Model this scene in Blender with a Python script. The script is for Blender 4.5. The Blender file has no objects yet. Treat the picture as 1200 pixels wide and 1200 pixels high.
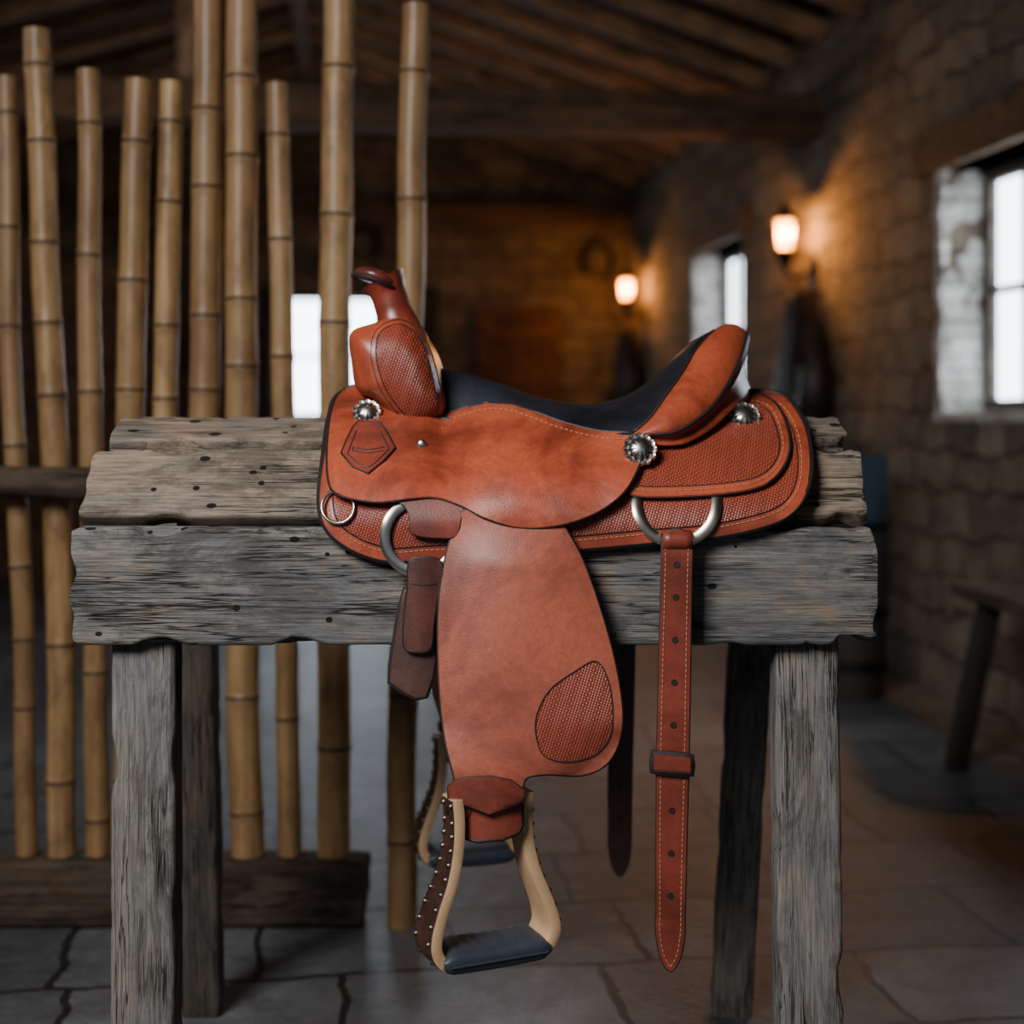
import bpy,bmesh,math,random
from mathutils import Vector,noise,Matrix
from mathutils.geometry import delaunay_2d_cdt
random.seed(7)
F=1666.667; HZ=480.0; CH=1.0; YC=2.08; TH=math.radians(6.84)
def P(px,py,Y): return Vector(((px-600)*Y/F,Y,CH-(py-HZ)*Y/F))
COL=bpy.context.scene.collection
# ---------------------------------------------------------------- materials
class NT:
    def __init__(s,name):
        s.m=bpy.data.materials.new(name); s.m.use_nodes=True
        s.t=s.m.node_tree; s.n=s.t.nodes; s.b=s.n['Principled BSDF']; s.tc=None
    def node(s,typ,**kw):
        n=s.n.new(typ)
        for k,v in kw.items():
            if k in n.inputs: 
                n.inputs[k].default_value=v
            else: setattr(n,k,v)
        return n
    def link(s,a,b): s.t.links.new(a,b)
    def obj(s):
        if not s.tc: s.tc=s.node('ShaderNodeTexCoord')
        return s.tc.outputs['Object']
    def mapping(s,scale,vec=None,rot=(0,0,0)):
        m=s.node('ShaderNodeMapping'); m.inputs['Scale'].default_value=scale; m.inputs['Rotation'].default_value=rot
        s.link(vec or s.obj(),m.inputs['Vector']); return m.outputs[0]
    def noise(s,vec,scale=5,detail=4,rough=.55,dist=0):
        n=s.node('ShaderNodeTexNoise',Scale=scale,Detail=detail,Roughness=rough,Distortion=dist); s.link(vec,n.inputs['Vector']); return n.outputs['Fac']
    def ramp(s,fac,stops):
        r=s.node('ShaderNodeValToRGB'); e=r.color_ramp.elements
        while len(e)<len(stops): e.new(.5)
        for el,(p,c) in zip(e,stops):
            el.position=p; el.color=(c[0],c[1],c[2],1) if hasattr(c,'__len__') else (c,c,c,1)
        s.link(fac,r.inputs[0]); return r.outputs[0]
    def mix(s,f,a,b,mode='MIX'):
        m=s.node('ShaderNodeMix',data_type='RGBA',blend_type=mode)
        for sock,val in ((m.inputs[0],f),(m.inputs[6],a),(m.inputs[7],b)):
            if isinstance(val,(int,float)): sock.default_value=val
            elif isinstance(val,tuple): sock.default_value=(*val,1)
            else: s.link(val,sock)
        return m.outputs[2]
    def math(s,op,a,b=0.0):
        m=s.node('ShaderNodeMath',operation=op)
        for i,val in enumerate((a,b)):
            if isinstance(val,(int,float)): m.inputs[i].default_value=val
            else: s.link(val,m.inputs[i])
        return m.outputs[0]
    def bump(s,h,strength=.5,dist=.002,prev=None):
        b=s.node('ShaderNodeBump',Strength=strength,Distance=dist); s.link(h,b.inputs['Height'])
        if prev: s.link(prev,b.inputs['Normal'])
        s.link(b.outputs[0],s.b.inputs['Normal']); return b.outputs[0]
    def color(s,c):
        if isinstance(c,tuple): s.b.inputs['Base Color'].default_value=(*c,1)
        else: s.link(c,s.b.inputs['Base Color'])
    def set(s,**k):
        for a,v in k.items(): s.b.inputs[a.replace('_',' ')].default_value=v
def leather(name,c1,c2,rough=.42,coat=.1):
    m=NT(name); o=m.obj()
    n=m.noise(o,6,7,.68,.5); r=m.ramp(n,[(.32,tuple(x*.5 for x in c2)),(.44,c2),(.58,c1),(.72,tuple(x*1.15 for x in c1))])
    n3=m.noise(o,130,4,.65); col=m.mix(m.ramp(n3,[(.35,.0),(.7,.4)]),r,tuple(x*.45 for x in c1))
    m.color(col); m.set(Roughness=rough,Coat_Weight=coat,Coat_Roughness=.28); m.b.inputs['Specular IOR Level'].default_value=.4
    m.bump(m.noise(o,420,3,.6),.3,.0012); return m.m
def tooled(name,c1,c2):
    m=NT(name); o=m.obj()
    sx=m.node('ShaderNodeSeparateXYZ'); m.link(o,sx.inputs[0]); cb=m.node('ShaderNodeCombineXYZ')
    m.link(sx.outputs[0],cb.inputs[0]); m.link(sx.outputs[2],cb.inputs[1])
    mp=m.mapping((1,1,1),cb.outputs[0],(0,0,.32))
    b=m.node('ShaderNodeTexBrick',Scale=84.0); b.inputs['Mortar Size'].default_value=.036; b.inputs['Mortar Smooth'].default_value=.9
    b.inputs['Color1'].default_value=(1,1,1,1);b.inputs['Color2'].default_value=(.8,.8,.8,1);b.inputs['Mortar'].default_value=(0,0,0,1)
    b.inputs['Brick Width'].default_value=.5; b.inputs['Row Height'].default_value=.27
    m.link(mp,b.inputs['Vector'])
    f=b.outputs['Fac']
    w=m.node('ShaderNodeTexWave',Scale=88.0); w.bands_direction='X'; m.link(mp,w.inputs['Vector'])
    hh=m.math('SUBTRACT',1.0,f); hh=m.math('MULTIPLY',hh,m.math('ADD',.65,m.math('MULTIPLY',w.outputs['Fac'],.35)))
    n=m.noise(o,6,6,.65,.5); base=m.ramp(n,[(.32,c2),(.62,c1)])
    m.color(m.mix(m.math('MULTIPLY',f,.85),base,tuple(x*.18 for x in c1)))
    m.set(Roughness=.40,Coat_Weight=.12,Coat_Roughness=.3)
    m.bump(hh,.85,.0022); return m.m
def simple(name,c,rough=.5,metal=0,emit=None,es=0,bump=0,bs=200,coat=0):
    m=NT(name); n=m.noise(m.obj(),35,4); m.color(m.mix(n,tuple(x*.75 for x in c),tuple(min(1,x*1.2) for x in c)))
    m.set(Roughness=rough,Metallic=metal,Coat_Weight=coat)
    if emit: m.set(Emission_Color=(*emit,1),Emission_Strength=es)
    if bump: m.bump(m.noise(m.obj(),bs,3),bump,.001)
    return m.m
def oldwood(name,dark,mid,light,spots=True,cs=1.0,rough=.82,bst=.7,worn=None,cool=None):
    m=NT(name); oi=m.node('ShaderNodeObjectInfo'); o=m.obj()
    va=m.node('ShaderNodeVectorMath',operation='ADD'); m.link(o,va.inputs[0])
    mu=m.node('ShaderNodeVectorMath',operation='SCALE'); cb=m.node('ShaderNodeCombineXYZ')
    for i in range(3): m.link(oi.outputs['Random'],cb.inputs[i])
    m.link(cb.outputs[0],mu.inputs[0]); mu.inputs['Scale'].default_value=7.0
    m.link(mu.outputs[0],va.inputs[1]); v=va.outputs[0]
    g=m.noise(m.mapping((2.6*cs,60*cs,60*cs),v),1,8,.78,.1)
    f=m.noise(m.mapping((16*cs,380*cs,380*cs),v),1,4,.7,.05)
    pt=m.noise(m.mapping((5*cs,12*cs,12*cs),v),1,9,.8,.5)
    pc=m.noise(m.mapping((3.0*cs,9*cs,9*cs),v,(.4,.7,.2)),1,7,.75,.4)
    c=m.ramp(g,[(.32,dark),(.43,mid),(.70,light)])
    if cool: c=m.mix(m.ramp(pc,[(.44,0),(.58,.75)]),c,cool)
    c=m.mix(m.ramp(pt,[(.41,.8),(.50,0)]),c,tuple((a*.6+b*.28) for a,b in zip(dark,mid)))
    wn=worn or (light[0]*1.1,light[1]*.88,light[2]*.6)
    c=m.mix(m.ramp(pt,[(.52,0),(.64,.7)]),c,wn)
    c=m.mix(m.ramp(f,[(.36,.6),(.60,0)]),c,tuple(x*.5 for x in dark))
    h=m.math('ADD',m.math('MULTIPLY',g,.6),m.math('MULTIPLY',f,.5)); h=m.math('ADD',h,m.math('MULTIPLY',pt,.6))
    msk=m.ramp(m.noise(m.mapping((4*cs,9*cs,9*cs),v),1,2),[(.46,0),(.52,1)])
    for (sx_,sy_,wd_) in ((.9,24,.010),(2.2,70,.014)):
        cr=m.noise(m.mapping((sx_*cs,sy_*cs,sy_*cs),v),1,4,.6,.12)
        crk=m.ramp(m.math('ABSOLUTE',m.math('SUBTRACT',cr,.5)),[(.0,1),(wd_,0)])
        crk=m.math('MULTIPLY',crk,msk)
        c=m.mix(m.math('MULTIPLY',crk,.95),c,(.008,.006,.005))
        h=m.math('SUBTRACT',h,m.math('MULTIPLY',crk,1.1))
    if spots:
        for (sc,rad,sel_) in (((15,24,24),.13,.55),((34,40,40),.16,.26)):
            vo=m.node('ShaderNodeTexVoronoi',Scale=1.0); m.link(m.mapping(sc,v),vo.inputs['Vector'])
            sel=m.node('ShaderNodeSeparateColor'); m.link(vo.outputs['Color'],sel.inputs[0])
            s=m.math('MULTIPLY',m.math('LESS_THAN',vo.outputs['Distance'],rad),m.math('LESS_THAN',sel.outputs[0],sel_))
            c=m.mix(s,c,(.008,.006,.005)); h=m.math('SUBTRACT',h,s)
    m.color(c); m.set(Roughness=rough); m.b.inputs['Specular IOR Level'].default_value=.25
    m.bump(h,bst,.004); return m.m
def stone(name,ax,mortar,cs,bw=.62,scale=1.7,dist=.05,var=.3):
    m=NT(name); sx=m.node('ShaderNodeSeparateXYZ'); m.link(m.obj(),sx.inputs[0]); cb=m.node('ShaderNodeCombineXYZ')
    m.link(sx.outputs[ax[0]],cb.inputs[0]); m.link(sx.outputs[ax[1]],cb.inputs[1])
    nz=m.node('ShaderNodeTexNoise',Scale=6.0,Detail=3.0); m.link(cb.outputs[0],nz.inputs['Vector'])
    sc=m.node('ShaderNodeVectorMath',operation='SCALE'); sb=m.node('ShaderNodeVectorMath',operation='SUBTRACT')
    m.link(nz.outputs['Color'],sb.inputs[0]); sb.inputs[1].default_value=(.5,.5,.5); m.link(sb.outputs[0],sc.inputs[0]); sc.inputs['Scale'].default_value=dist*4
    ad=m.node('ShaderNodeVectorMath',operation='ADD'); m.link(cb.outputs[0],ad.inputs[0]); m.link(sc.outputs[0],ad.inputs[1])
    b=m.node('ShaderNodeTexBrick',Scale=scale,offset=.43); m.link(ad.outputs[0],b.inputs['Vector'])
    b.squash=.7; b.squash_frequency=3
    b.inputs['Brick Width'].default_value=bw; b.inputs['Row Height'].default_value=.3
    b.inputs['Mortar Size'].default_value=.022; b.inputs['Mortar Smooth'].default_value=.8; b.inputs['Bias'].default_value=0
    b.inputs['Color1'].default_value=(*cs[0],1); b.inputs['Color2'].default_value=(*cs[1],1); b.inputs['Mortar'].default_value=(*mortar,1)
    n=m.noise(m.obj(),12,6,.7); n2=m.noise(m.obj(),1.3,3)
    c=m.mix(.75,b.outputs['Color'],m.ramp(n,[(.3,var),(.7,1.0)]),'MULTIPLY')
    c=m.mix(.6,c,m.ramp(n2,[(.3,var+.1),(.7,1.0)]),'MULTIPLY')
    m.color(c); h=m.math('ADD',m.math('MULTIPLY',b.outputs['Fac'],-.8),m.math('MULTIPLY',n,1.1))
    return m,h
RED=(.41,.078,.033); RED2=(.215,.037,.017)
M_leather=leather('saddle_leather',RED,RED2,.38,.22)
M_fender=leather('fender_leather',(.37,.096,.053),(.215,.054,.032),.44,.12)
M_tool=tooled('tooled_leather',(.35,.062,.029),(.22,.037,.018))
M_edge=simple('burnished_edge',(.016,.008,.006),.6)
M_thread=simple('thread',(.40,.19,.095),.8)
M_dark=leather('dark_leather',(.042,.022,.016),(.022,.013,.010),.5,.05)
M_strap=leather('strap_leather',(.25,.046,.025),(.15,.029,.016),.40,.2)
M_strapm=leather('brown_strap_leather',(.20,.042,.024),(.11,.026,.017),.42,.15)
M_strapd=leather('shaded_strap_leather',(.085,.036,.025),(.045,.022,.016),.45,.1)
M_lat=leather('folded_strap_leather',(.125,.034,.021),(.06,.020,.014),.42,.15)
M_horn=leather('horn_leather',(.28,.046,.023),(.13,.023,.014),.34,.3)
M_cap=leather('horn_cap_leather',(.17,.032,.018),(.07,.018,.012),.30,.3)
M_black=leather('black_seat_leather',(.018,.021,.029),(.009,.010,.014),.42,.1)
M_silver=simple('aged_silver',(.62,.58,.52),.28,1)
M_brass=simple('nickel_ring',(.62,.54,.42),.3,1)
M_sdark=simple('silver_recess',(.05,.045,.04),.5,.8)
M_ash=simple('pale_wood',(.52,.325,.17),.5,bump=.3)
M_rubber=simple('tread_rubber',(.030,.040,.053),.45,bump=.4)
M_strap2=leather('stirrup_cover_leather',(.085,.032,.020),(.04,.018,.013),.45,.1)
M_rivet=simple('dark_rivet',(.16,.13,.11),.4,1)
M_warm=oldwood('weathered_plank_warm',(.065,.048,.034),(.205,.157,.112),(.35,.275,.20),worn=(.36,.25,.15),cool=(.16,.145,.125))
M_grey=oldwood('weathered_plank',(.052,.047,.042),(.16,.147,.13),(.30,.275,.235),worn=(.28,.195,.12),cool=(.120,.125,.130))
M_leg=oldwood('weathered_leg',(.055,.048,.041),(.175,.156,.134),(.29,.26,.22),False,worn=(.26,.21,.155),cool=(.145,.150,.150))
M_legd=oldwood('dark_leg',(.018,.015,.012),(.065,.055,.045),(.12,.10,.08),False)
M_base=oldwood('dark_base_timber',(.020,.014,.010),(.070,.048,.033),(.125,.088,.06),False)
M_bench=oldwood('bench_wood',(.008,.006,.005),(.028,.021,.016),(.055,.043,.034),False)
M_beam=oldwood('roof_beam_wood',(.028,.015,.009),(.105,.058,.031),(.19,.108,.058),False,.5)
M_raft=oldwood('rafter_wood',(.07,.040,.022),(.28,.160,.082),(.44,.265,.145),False,.5)
M_ceil=oldwood('ceiling_board',(.012,.008,.005),(.038,.023,.014),(.07,.043,.026),False,.4)
M_door=oldwood('door_wood',(.02,.009,.005),(.10,.042,.022),(.16,.07,.036),False,.6)
M_iron=simple('black_iron',(.015,.013,.012),.5,.8)
m=NT('lamp_glass'); m.set(Base_Color=(1,.6,.25,1),Roughness=.3,Emission_Color=(1,.38,.07,1),Emission_Strength=3.6)
tr=m.node('ShaderNodeBsdfTransparent'); tr.inputs[0].default_value=(1,.80,.55,1); mx=m.node('ShaderNodeMixShader'); mx.inputs[0].default_value=.58
m.link(m.b.outputs[0],mx.inputs[1]); m.link(tr.outputs[0],mx.inputs[2]); m.link(mx.outputs[0],m.n['Material Output'].inputs['Surface']); M_flame=m.m
M_core=simple('flame_core',(1,.7,.3),.3,emit=(1,.66,.24),es=22)
M_pane=simple('sky_pane',(.7,.8,.9),.2,emit=(.80,.90,1.0),es=7.5)
M_paneb=simple('bright_sky_pane',(.7,.8,.9),.2,emit=(.78,.89,1.0),es=10)
M_frame=oldwood('window_frame_wood',(.03,.025,.02),(.10,.085,.07),(.18,.15,.12),False)
M_blue=simple('blue_black_paint',(.014,.030,.042),.55)
M_tub=simple('dark_tub_wood',(.022,.016,.012),.7)
# bamboo
m=NT('bamboo_skin'); oi=m.node('ShaderNodeObjectInfo')
va=m.node('ShaderNodeVectorMath',operation='ADD'); m.link(m.obj(),va.inputs[0])
mu=m.node('ShaderNodeMath',operation='MULTIPLY'); m.link(oi.outputs['Random'],mu.inputs[0]); mu.inputs[1].default_value=9.0
cbx=m.node('ShaderNodeCombineXYZ'); m.link(mu.outputs[0],cbx.inputs[2]); m.link(cbx.outputs[0],va.inputs[1])
g=m.noise(m.mapping((80,80,2.4),va.outputs[0]),1,5,.65); g2=m.noise(m.mapping((12,12,5),va.outputs[0]),1,8,.78)
c=m.ramp(g,[(.3,(.21,.118,.046)),(.7,(.49,.30,.125))]); c=m.mix(m.ramp(g2,[(.38,.9),(.53,0)]),c,(.115,.063,.029))
c=m.mix(m.ramp(g2,[(.55,0),(.66,.5)]),c,(.48,.34,.18))
c=m.mix(m.math('MULTIPLY',oi.outputs['Random'],.65),c,(.17,.095,.043)); m.color(c); m.set(Roughness=.42,Coat_Weight=.0); m.b.inputs['Specular IOR Level'].default_value=.35; m.bump(g,.3,.001); M_bam=m.m
M_node=simple('bamboo_node',(.050,.028,.015),.6)
# stone
m,h=stone('stone_wall_side',(1,2),(.105,.080,.056),((.42,.325,.225),(.185,.142,.100)),.66,2.1,.045); m.set(Roughness=.9); m.bump(h,1,.09); M_wr=m.m
m,h=stone('stone_wall_end',(0,2),(.095,.070,.046),((.40,.29,.185),(.185,.135,.085)),.70,2.1,.04); m.set(Roughness=.9); m.bump(h,1,.09); M_wb=m.m
m,h=stone('flagstone',(0,1),(.028,.028,.029),((.205,.208,.216),(.115,.117,.121)),.56,1.2,.016); m.set(Roughness=.42); m.bump(h,.9,.012)
for n in m.n:
    if n.type=='TEX_BRICK': n.inputs['Mortar Size'].default_value=.009; n.inputs['Row Height'].default_value=.38; n.inputs['Mortar Smooth'].default_value=.2; n.squash=.75; n.squash_frequency=2
M_floor=m.m
m,h=stone('limewash_jamb',(1,2),(.50,.47,.43),((.80,.77,.72),(.52,.49,.44)),.4,5,.03,.55); m.set(Roughness=.9); m.bump(h,1,.05); M_jamb=m.m
# ---------------------------------------------------------------- helpers
def finish(name,bm,mats,parent=None,smooth=True,loc=None,rotz=None):
    me=bpy.data.meshes.new(name); bm.normal_update(); bm.to_mesh(me); bm.free()
    for mm in mats: me.materials.append(mm)
    if smooth:
        for p in me.polygons: p.use_smooth=True
        try: me.set_sharp_from_angle(angle=math.radians(42))
        except Exception: pass
    o=bpy.data.objects.new(name,me); COL.objects.link(o)
    if parent: o.parent=parent
    if loc: o.location=loc
    if rotz is not None: o.rotation_euler=(0,0,rotz)
    return o
def empty(name,loc=(0,0,0)):
    o=bpy.data.objects.new(name,None); o.empty_display_size=.05; COL.objects.link(o); o.location=loc; return o
def tag(o,label,cat,group=None,kind=None):
    o['label']=label; o['category']=cat
    if group: o['group']=group
    if kind: o['kind']=kind
def catmull(pts,closed,step):
    n=len(pts); out=[]
    rng=range(n if closed else n-1)
    for i in rng:
        p0=pts[(i-1)%n] if closed or i>0 else pts[0]; p1=pts[i]; p2=pts[(i+1)%n]
        p3=pts[(i+2)%n] if closed or i<n-2 else pts[-1]
        p0,p1,p2,p3=[Vector(p) for p in (p0,p1,p2,p3)]
        k=max(1,int(math.ceil((p2-p1).length/step)))
        for j in range(k):
            t=j/k
            out.append(.5*((2*p1)+(p2-p0)*t+(2*p0-5*p1+4*p2-p3)*t*t+(3*p1-p0-3*p2+p3)*t**3))
    if not closed: out.append(Vector(pts[-1]))
    return out
def area(poly): return .5*sum(poly[i][0]*poly[(i+1)%len(poly)][1]-poly[(i+1)%len(poly)][0]*poly[i][1] for i in range(len(poly)))
def inset(poly,d):
    s=1 if area(poly)>0 else -1; n=len(poly); out=[]
    for i in range(n):
        t=(poly[(i+1)%n]-poly[i-1]); t=t.normalized() if t.length>0 else Vector((1,0))
        out.append(poly[i]+Vector((-t.y,t.x))*s*d)
    return out
def inside(p,poly):
    c=False; n=len(poly); x,y=p[0],p[1]
    for i in range(n):
        a=poly[i]; b=poly[i-1]
        if (a[1]>y)!=(b[1]>y) and x<(b[0]-a[0])*(y-a[1])/(b[1]-a[1])+a[0]: c=not c
    return c
def tube(bm,pts,r,mi=0,seg=6,closed=False,caps=True,flat=1.0):
    pts=[Vector(p) for p in pts]; n=len(pts); rs=r if isinstance(r,(list,tuple)) else [r]*n
    rings=[]; ref=None
    for i,p in enumerate(pts):
        a=pts[(i-1)%n] if closed or i>0 else p; b=pts[(i+1)%n] if closed or i<n-1 else p
        t=(b-a).normalized() if (b-a).length>0 else Vector((0,0,1))
        if ref is None:
            ref=Vector((0,1,0)) if abs(t.y)<.9 else Vector((1,0,0))
        u=(ref-t*ref.dot(t)).normalized(); ref=u; w=t.cross(u)
        rings.append([bm.verts.new(p+(u*math.cos(2*math.pi*k/seg)*flat+w*math.sin(2*math.pi*k/seg))*rs[i]) for k in range(seg)])
    for i in range(n if closed else n-1):
        A=rings[i];B=rings[(i+1)%n]
        for k in range(seg):
            f=bm.faces.new((A[k],A[(k+1)%seg],B[(k+1)%seg],B[k])); f.material_index=mi
    if caps and not closed:
        for R in (rings[0][::-1],rings[-1]):
            f=bm.faces.new(R); f.material_index=mi
    return rings
def interp(tab,x):
    if x<=tab[0][0]: return tab[0][1]
    for (a,b),(c,d) in zip(tab,tab[1:]):
        if x<=c:
            t=(x-a)/(c-a); return b+(d-b)*t
    return tab[-1][1]
def sheet(name,outline,depth,th,mats,parent,step=9,regions=(),toolin=None,stitch=None,edge=.0016,mirror=False,shift=(0,0,0),smoothstep=6,holes=(),closedsmooth=True,xf=None,stitchrange=None,grooves=()):
    """mats: 0 leather,1 edge,2 thread,3 tool"""
    out=catmull(outline,True,smoothstep) if closedsmooth else [Vector(p) for p in outline]
    regs=[catmull(r,True,smoothstep) for r in regions]
    if toolin: regs.append(inset(out,toolin))
    vs=[v.copy() for v in out]; es=[(i,(i+1)%len(out)) for i in range(len(out))]
    for r in regs:
        b=len(vs); vs+=[v.copy() for v in r]; es+=[(b+i,b+(i+1)%len(r)) for i in range(len(r))]
    xs=[v.x for v in out]; ys=[v.y for v in out]
    y=min(ys)+step/2
    while y<max(ys):
        x=min(xs)+step/2
        while x<max(xs):
            if inside((x,y),out): vs.append(Vector((x,y)))
            x+=step
        y+=step
    V,E,Fc,_,_,_=delaunay_2d_cdt(vs,es,[list(range(len(out)))],1,1e-4)
    def map3(x,y,off=0.0):
        Y=depth(x,y)+off; p=P(x,y,Y)
        if mirror: p.y=2*YC-p.y
        p+=Vector(shift)
        return xf(p) if xf else p
    bm=bmesh.new()
    fv=[bm.verts.new(map3(v.x,v.y)) for v in V]; bv=[bm.verts.new(map3(v.x,v.y,th)) for v in V]
    cnt={}
    for f in Fc:
        a,b,c=[V[i] for i in f[:3]]
        ar=(b-a).cross(c-a)
        f=list(f)
        if ar>0: f=f[::-1]
        cx=sum(V[i].x for i in f)/len(f); cy=sum(V[i].y for i in f)/len(f)
        mi=3 if any(inside((cx,cy),r) for r in regs) else 0
        F1=[fv[i] for i in f]; F2=[bv[i] for i in f[::-1]]
        if mirror: F1,F2=F1[::-1],F2[::-1]
        nf=bm.faces.new(F1); nf.material_index=mi
        bm.faces.new(F2)
        for i in range(len(f)):
            e=(f[i],f[(i+1)%len(f)]); cnt[e]=cnt.get(e,0)+1
    for (a,b) in list(cnt):
        if (b,a) not in cnt:
            q=[fv[b],fv[a],bv[a],bv[b]]
            if mirror: q=q[::-1]
            nf=bm.faces.new(q); nf.material_index=1
    if edge: tube(bm,[map3(v.x,v.y,th*.45) for v in out],max(edge,th*.42),1,6,True)
    for r in regs: 
        tube(bm,[map3(v.x,v.y,-.0002) for v in r],.0010,1,5,True)
    for gpts in grooves:
        tube(bm,[map3(v.x,v.y,-.0001) for v in catmull(gpts,False,6)],.0009,1,5)
    def dashes(loop,closed=True):
        L=0; acc=[]; n=len(loop)
        for i in range(n if closed else n-1):
            a=loop[i]; b=loop[(i+1)%n]; d=(b-a).length
            if d==0: continue
            s0=L; L+=d
            k=math.ceil(s0/6.2)
            while k*6.2<L:
                t=(k*6.2-s0)/d; p=a+(b-a)*t; dr=(b-a).normalized()*1.9
                if stitchrange is None or stitchrange(p.x,p.y):
                    acc.append((p-dr,p+dr))
                k+=1
        for a,b in acc:
            tube(bm,[map3(a.x,a.y,-.0004),map3(b.x,b.y,-.0004)],.0008,2,4)
    if stitch:
        for d in (stitch if isinstance(stitch,(list,tuple)) else [stitch]): dashes(inset(out,d))
    for (hx,hy,hr) in holes:
        c=[(hx+hr*math.cos(k*math.pi/6),hy+hr*math.sin(k*math.pi/6)) for k in range(12)]
        vv=[bm.verts.new(map3(a,b,-.0006)) for a,b in c]
        nf=bm.faces.new(vv if not mirror else vv[::-1]); nf.material_index=1
        tube(bm,[map3(a,b,-.0003) for a,b in c],.0007,1,5,True)
        if mirror:
            vv=[bm.verts.new(map3(a,b,th+.0006)) for a,b in c]
            nf=bm.faces.new(vv[::-1]); nf.material_index=1
    bm.normal_update()
    return finish(name,bm,mats,parent)
def gridmesh(bm,rows,mi=0,closed_u=False):
    vr=[[bm.verts.new(p) for p in r] for r in rows]
    for i in range(len(vr)-1):
        n=len(vr[i])
        for j in range(n if closed_u else n-1):
            f=bm.faces.new((vr[i][j],vr[i][(j+1)%n],vr[i+1][(j+1)%n],vr[i+1][j])); f.material_index=mi
    return vr
def board(name,L,W,T,mat,M,parent=None,seed=0,nx=70,amp=.0022,chip=.006,split=0):
    """length X, width Y, thickness Z centred; M = world matrix of the board"""
    bm=bmesh.new(); ring=[]; r=min(W,T)*.16; ny=max(6,int(W/.009)); nz=4
    for i in range(ny+1): ring.append((-W/2+r+(W-2*r)*i/ny,-T/2))
    for a in (30,60): ring.append((W/2-r+r*math.sin(math.radians(a)),-T/2+r-r*math.cos(math.radians(a))))
    for i in range(nz+1): ring.append((W/2,-T/2+r+(T-2*r)*i/nz))
    for a in (30,60): ring.append((W/2-r+r*math.cos(math.radians(a)),T/2-r+r*math.sin(math.radians(a))))
    for i in range(ny+1): ring.append((W/2-r-(W-2*r)*i/ny,T/2))
    for a in (30,60): ring.append((-W/2+r-r*math.sin(math.radians(a)),T/2-r+r*math.cos(math.radians(a))))
    for i in range(nz+1): ring.append((-W/2,T/2-r-(T-2*r)*i/nz))
    for a in (30,60): ring.append((-W/2+r-r*math.cos(math.radians(a)),-T/2+r-r*math.sin(math.radians(a))))
    rows=[]
    for k in range(nx+1):
        x=-L/2+L*k/nx; row=[]
        sc=1-.05*(1-min(1,min(k,nx-k)/1.0))
        for (y,z) in ring:
            n1=noise.noise(Vector((x*2.2+seed*9.1,y*16,z*16)))
            n2=noise.noise(Vector((x*10+seed*3.7,y*40,z*40)))
            ed=max(0,noise.noise(Vector((x*11+seed*5,math.copysign(3,y),math.copysign(7,z))))-.12)*chip*5+max(0,noise.noise(Vector((x*45+seed*5,math.copysign(3,y),2)))-.2)*chip*2
            if split and x>L/2-.10: ed+=max(0,noise.noise(Vector((x*30+seed,math.copysign(3,y),1)))+.15)*.035*(x-(L/2-.10))/.10
            edgef=1 if abs(abs(y)-W/2)<r*1.1 else 0
            s=1-edgef*ed/W
            xx=x
            if k in(0,nx): xx+= noise.noise(Vector((seed*3+k,y*30,z*12)))*.009
            row.append(Vector((xx,(y*s+n1*amp*.8*(1 if y>0 else -1))*sc,(z+ (n1*.8+n2*.4)*amp*(1 if z>0 else -1))*sc)))
        rows.append(row)
    vr=gridmesh(bm,rows,0,True)
    bm.faces.new(vr[0]); bm.faces.new(vr[-1][::-1])
    bmesh.ops.recalc_face_normals(bm,faces=bm.faces)
    o=finish(name,bm,[mat],parent)
    if parent:
        bpy.context.view_layer.update()
        o.matrix_parent_inverse=Matrix.Identity(4); o.matrix_basis=parent.matrix_world.inverted()@M
    else: o.matrix_world=M
    return o
def frame(origin,xd,yd):
    x=Vector(xd).normalized(); y=Vector(yd); y=(y-x*y.dot(x)).normalized(); z=x.cross(y)
    M=Matrix((x,y,z)).transposed().to_4x4(); M.translation=Vector(origin); return M
def box(bm,x0,x1,y0,y1,z0,z1,mi=0):
    v=[bm.verts.new((x,y,z)) for x in(x0,x1) for y in(y0,y1) for z in(z0,z1)]
    for f in((0,1,3,2),(4,6,7,5),(0,4,5,1),(2,3,7,6),(0,2,6,4),(1,5,7,3)):
        q=bm.faces.new([v[i] for i in f]); q.material_index=mi
RZ=Matrix.Rotation(TH,4,'Z')
def R(u,v,z): return RZ@Vector((u,v,z))
# ================================================================ ROOM
UR=2.1; UL=-2.7; VB=10.4; VF=-1.6; ZW=2.72; UM=-.25; ZR=3.45
bm=bmesh.new(); box(bm,UL-.3,UR+.4,VF,VB+.3,-.1,0)
o=finish('floor',bm,[M_floor],None,False,rotz=TH); tag(o,'irregular grey stone flag floor','floor',kind='structure')
def wall(name,mat,cells,openings,fixed,axis,label):
    bm=bmesh.new(); a0,a1,z0,z1=cells
    As=sorted({a0,a1,*[x for op in openings for x in op[:2]]}); Zs=sorted({z0,z1,*[x for op in openings for x in op[2:]]})
    for i in range(len(As)-1):
        for j in range(len(Zs)-1):
            ca=(As[i]+As[i+1])/2; cz=(Zs[j]+Zs[j+1])/2
            if any(op[0]<ca<op[1] and op[2]<cz<op[3] for op in openings): continue
            if axis=='u': box(bm,fixed[0],fixed[1],As[i],As[i+1],Zs[j],Zs[j+1])
            else: box(bm,As[i],As[i+1],fixed[0],fixed[1],Zs[j],Zs[j+1])
    o=finish(name,bm,[mat],None,False,rotz=TH); tag(o,label,'wall',kind='structure'); return o
W1=(3.72,4.78,.99,1.84); W2=(7.32,8.30,1.0,1.92); W3=(-.5,.56,.93,1.84)
wall('wall_right',M_wr,(VF,VB+.3,0,ZW),[W1,W2],(UR,UR+.32),'u','rough coursed stone wall with two small windows')
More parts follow.
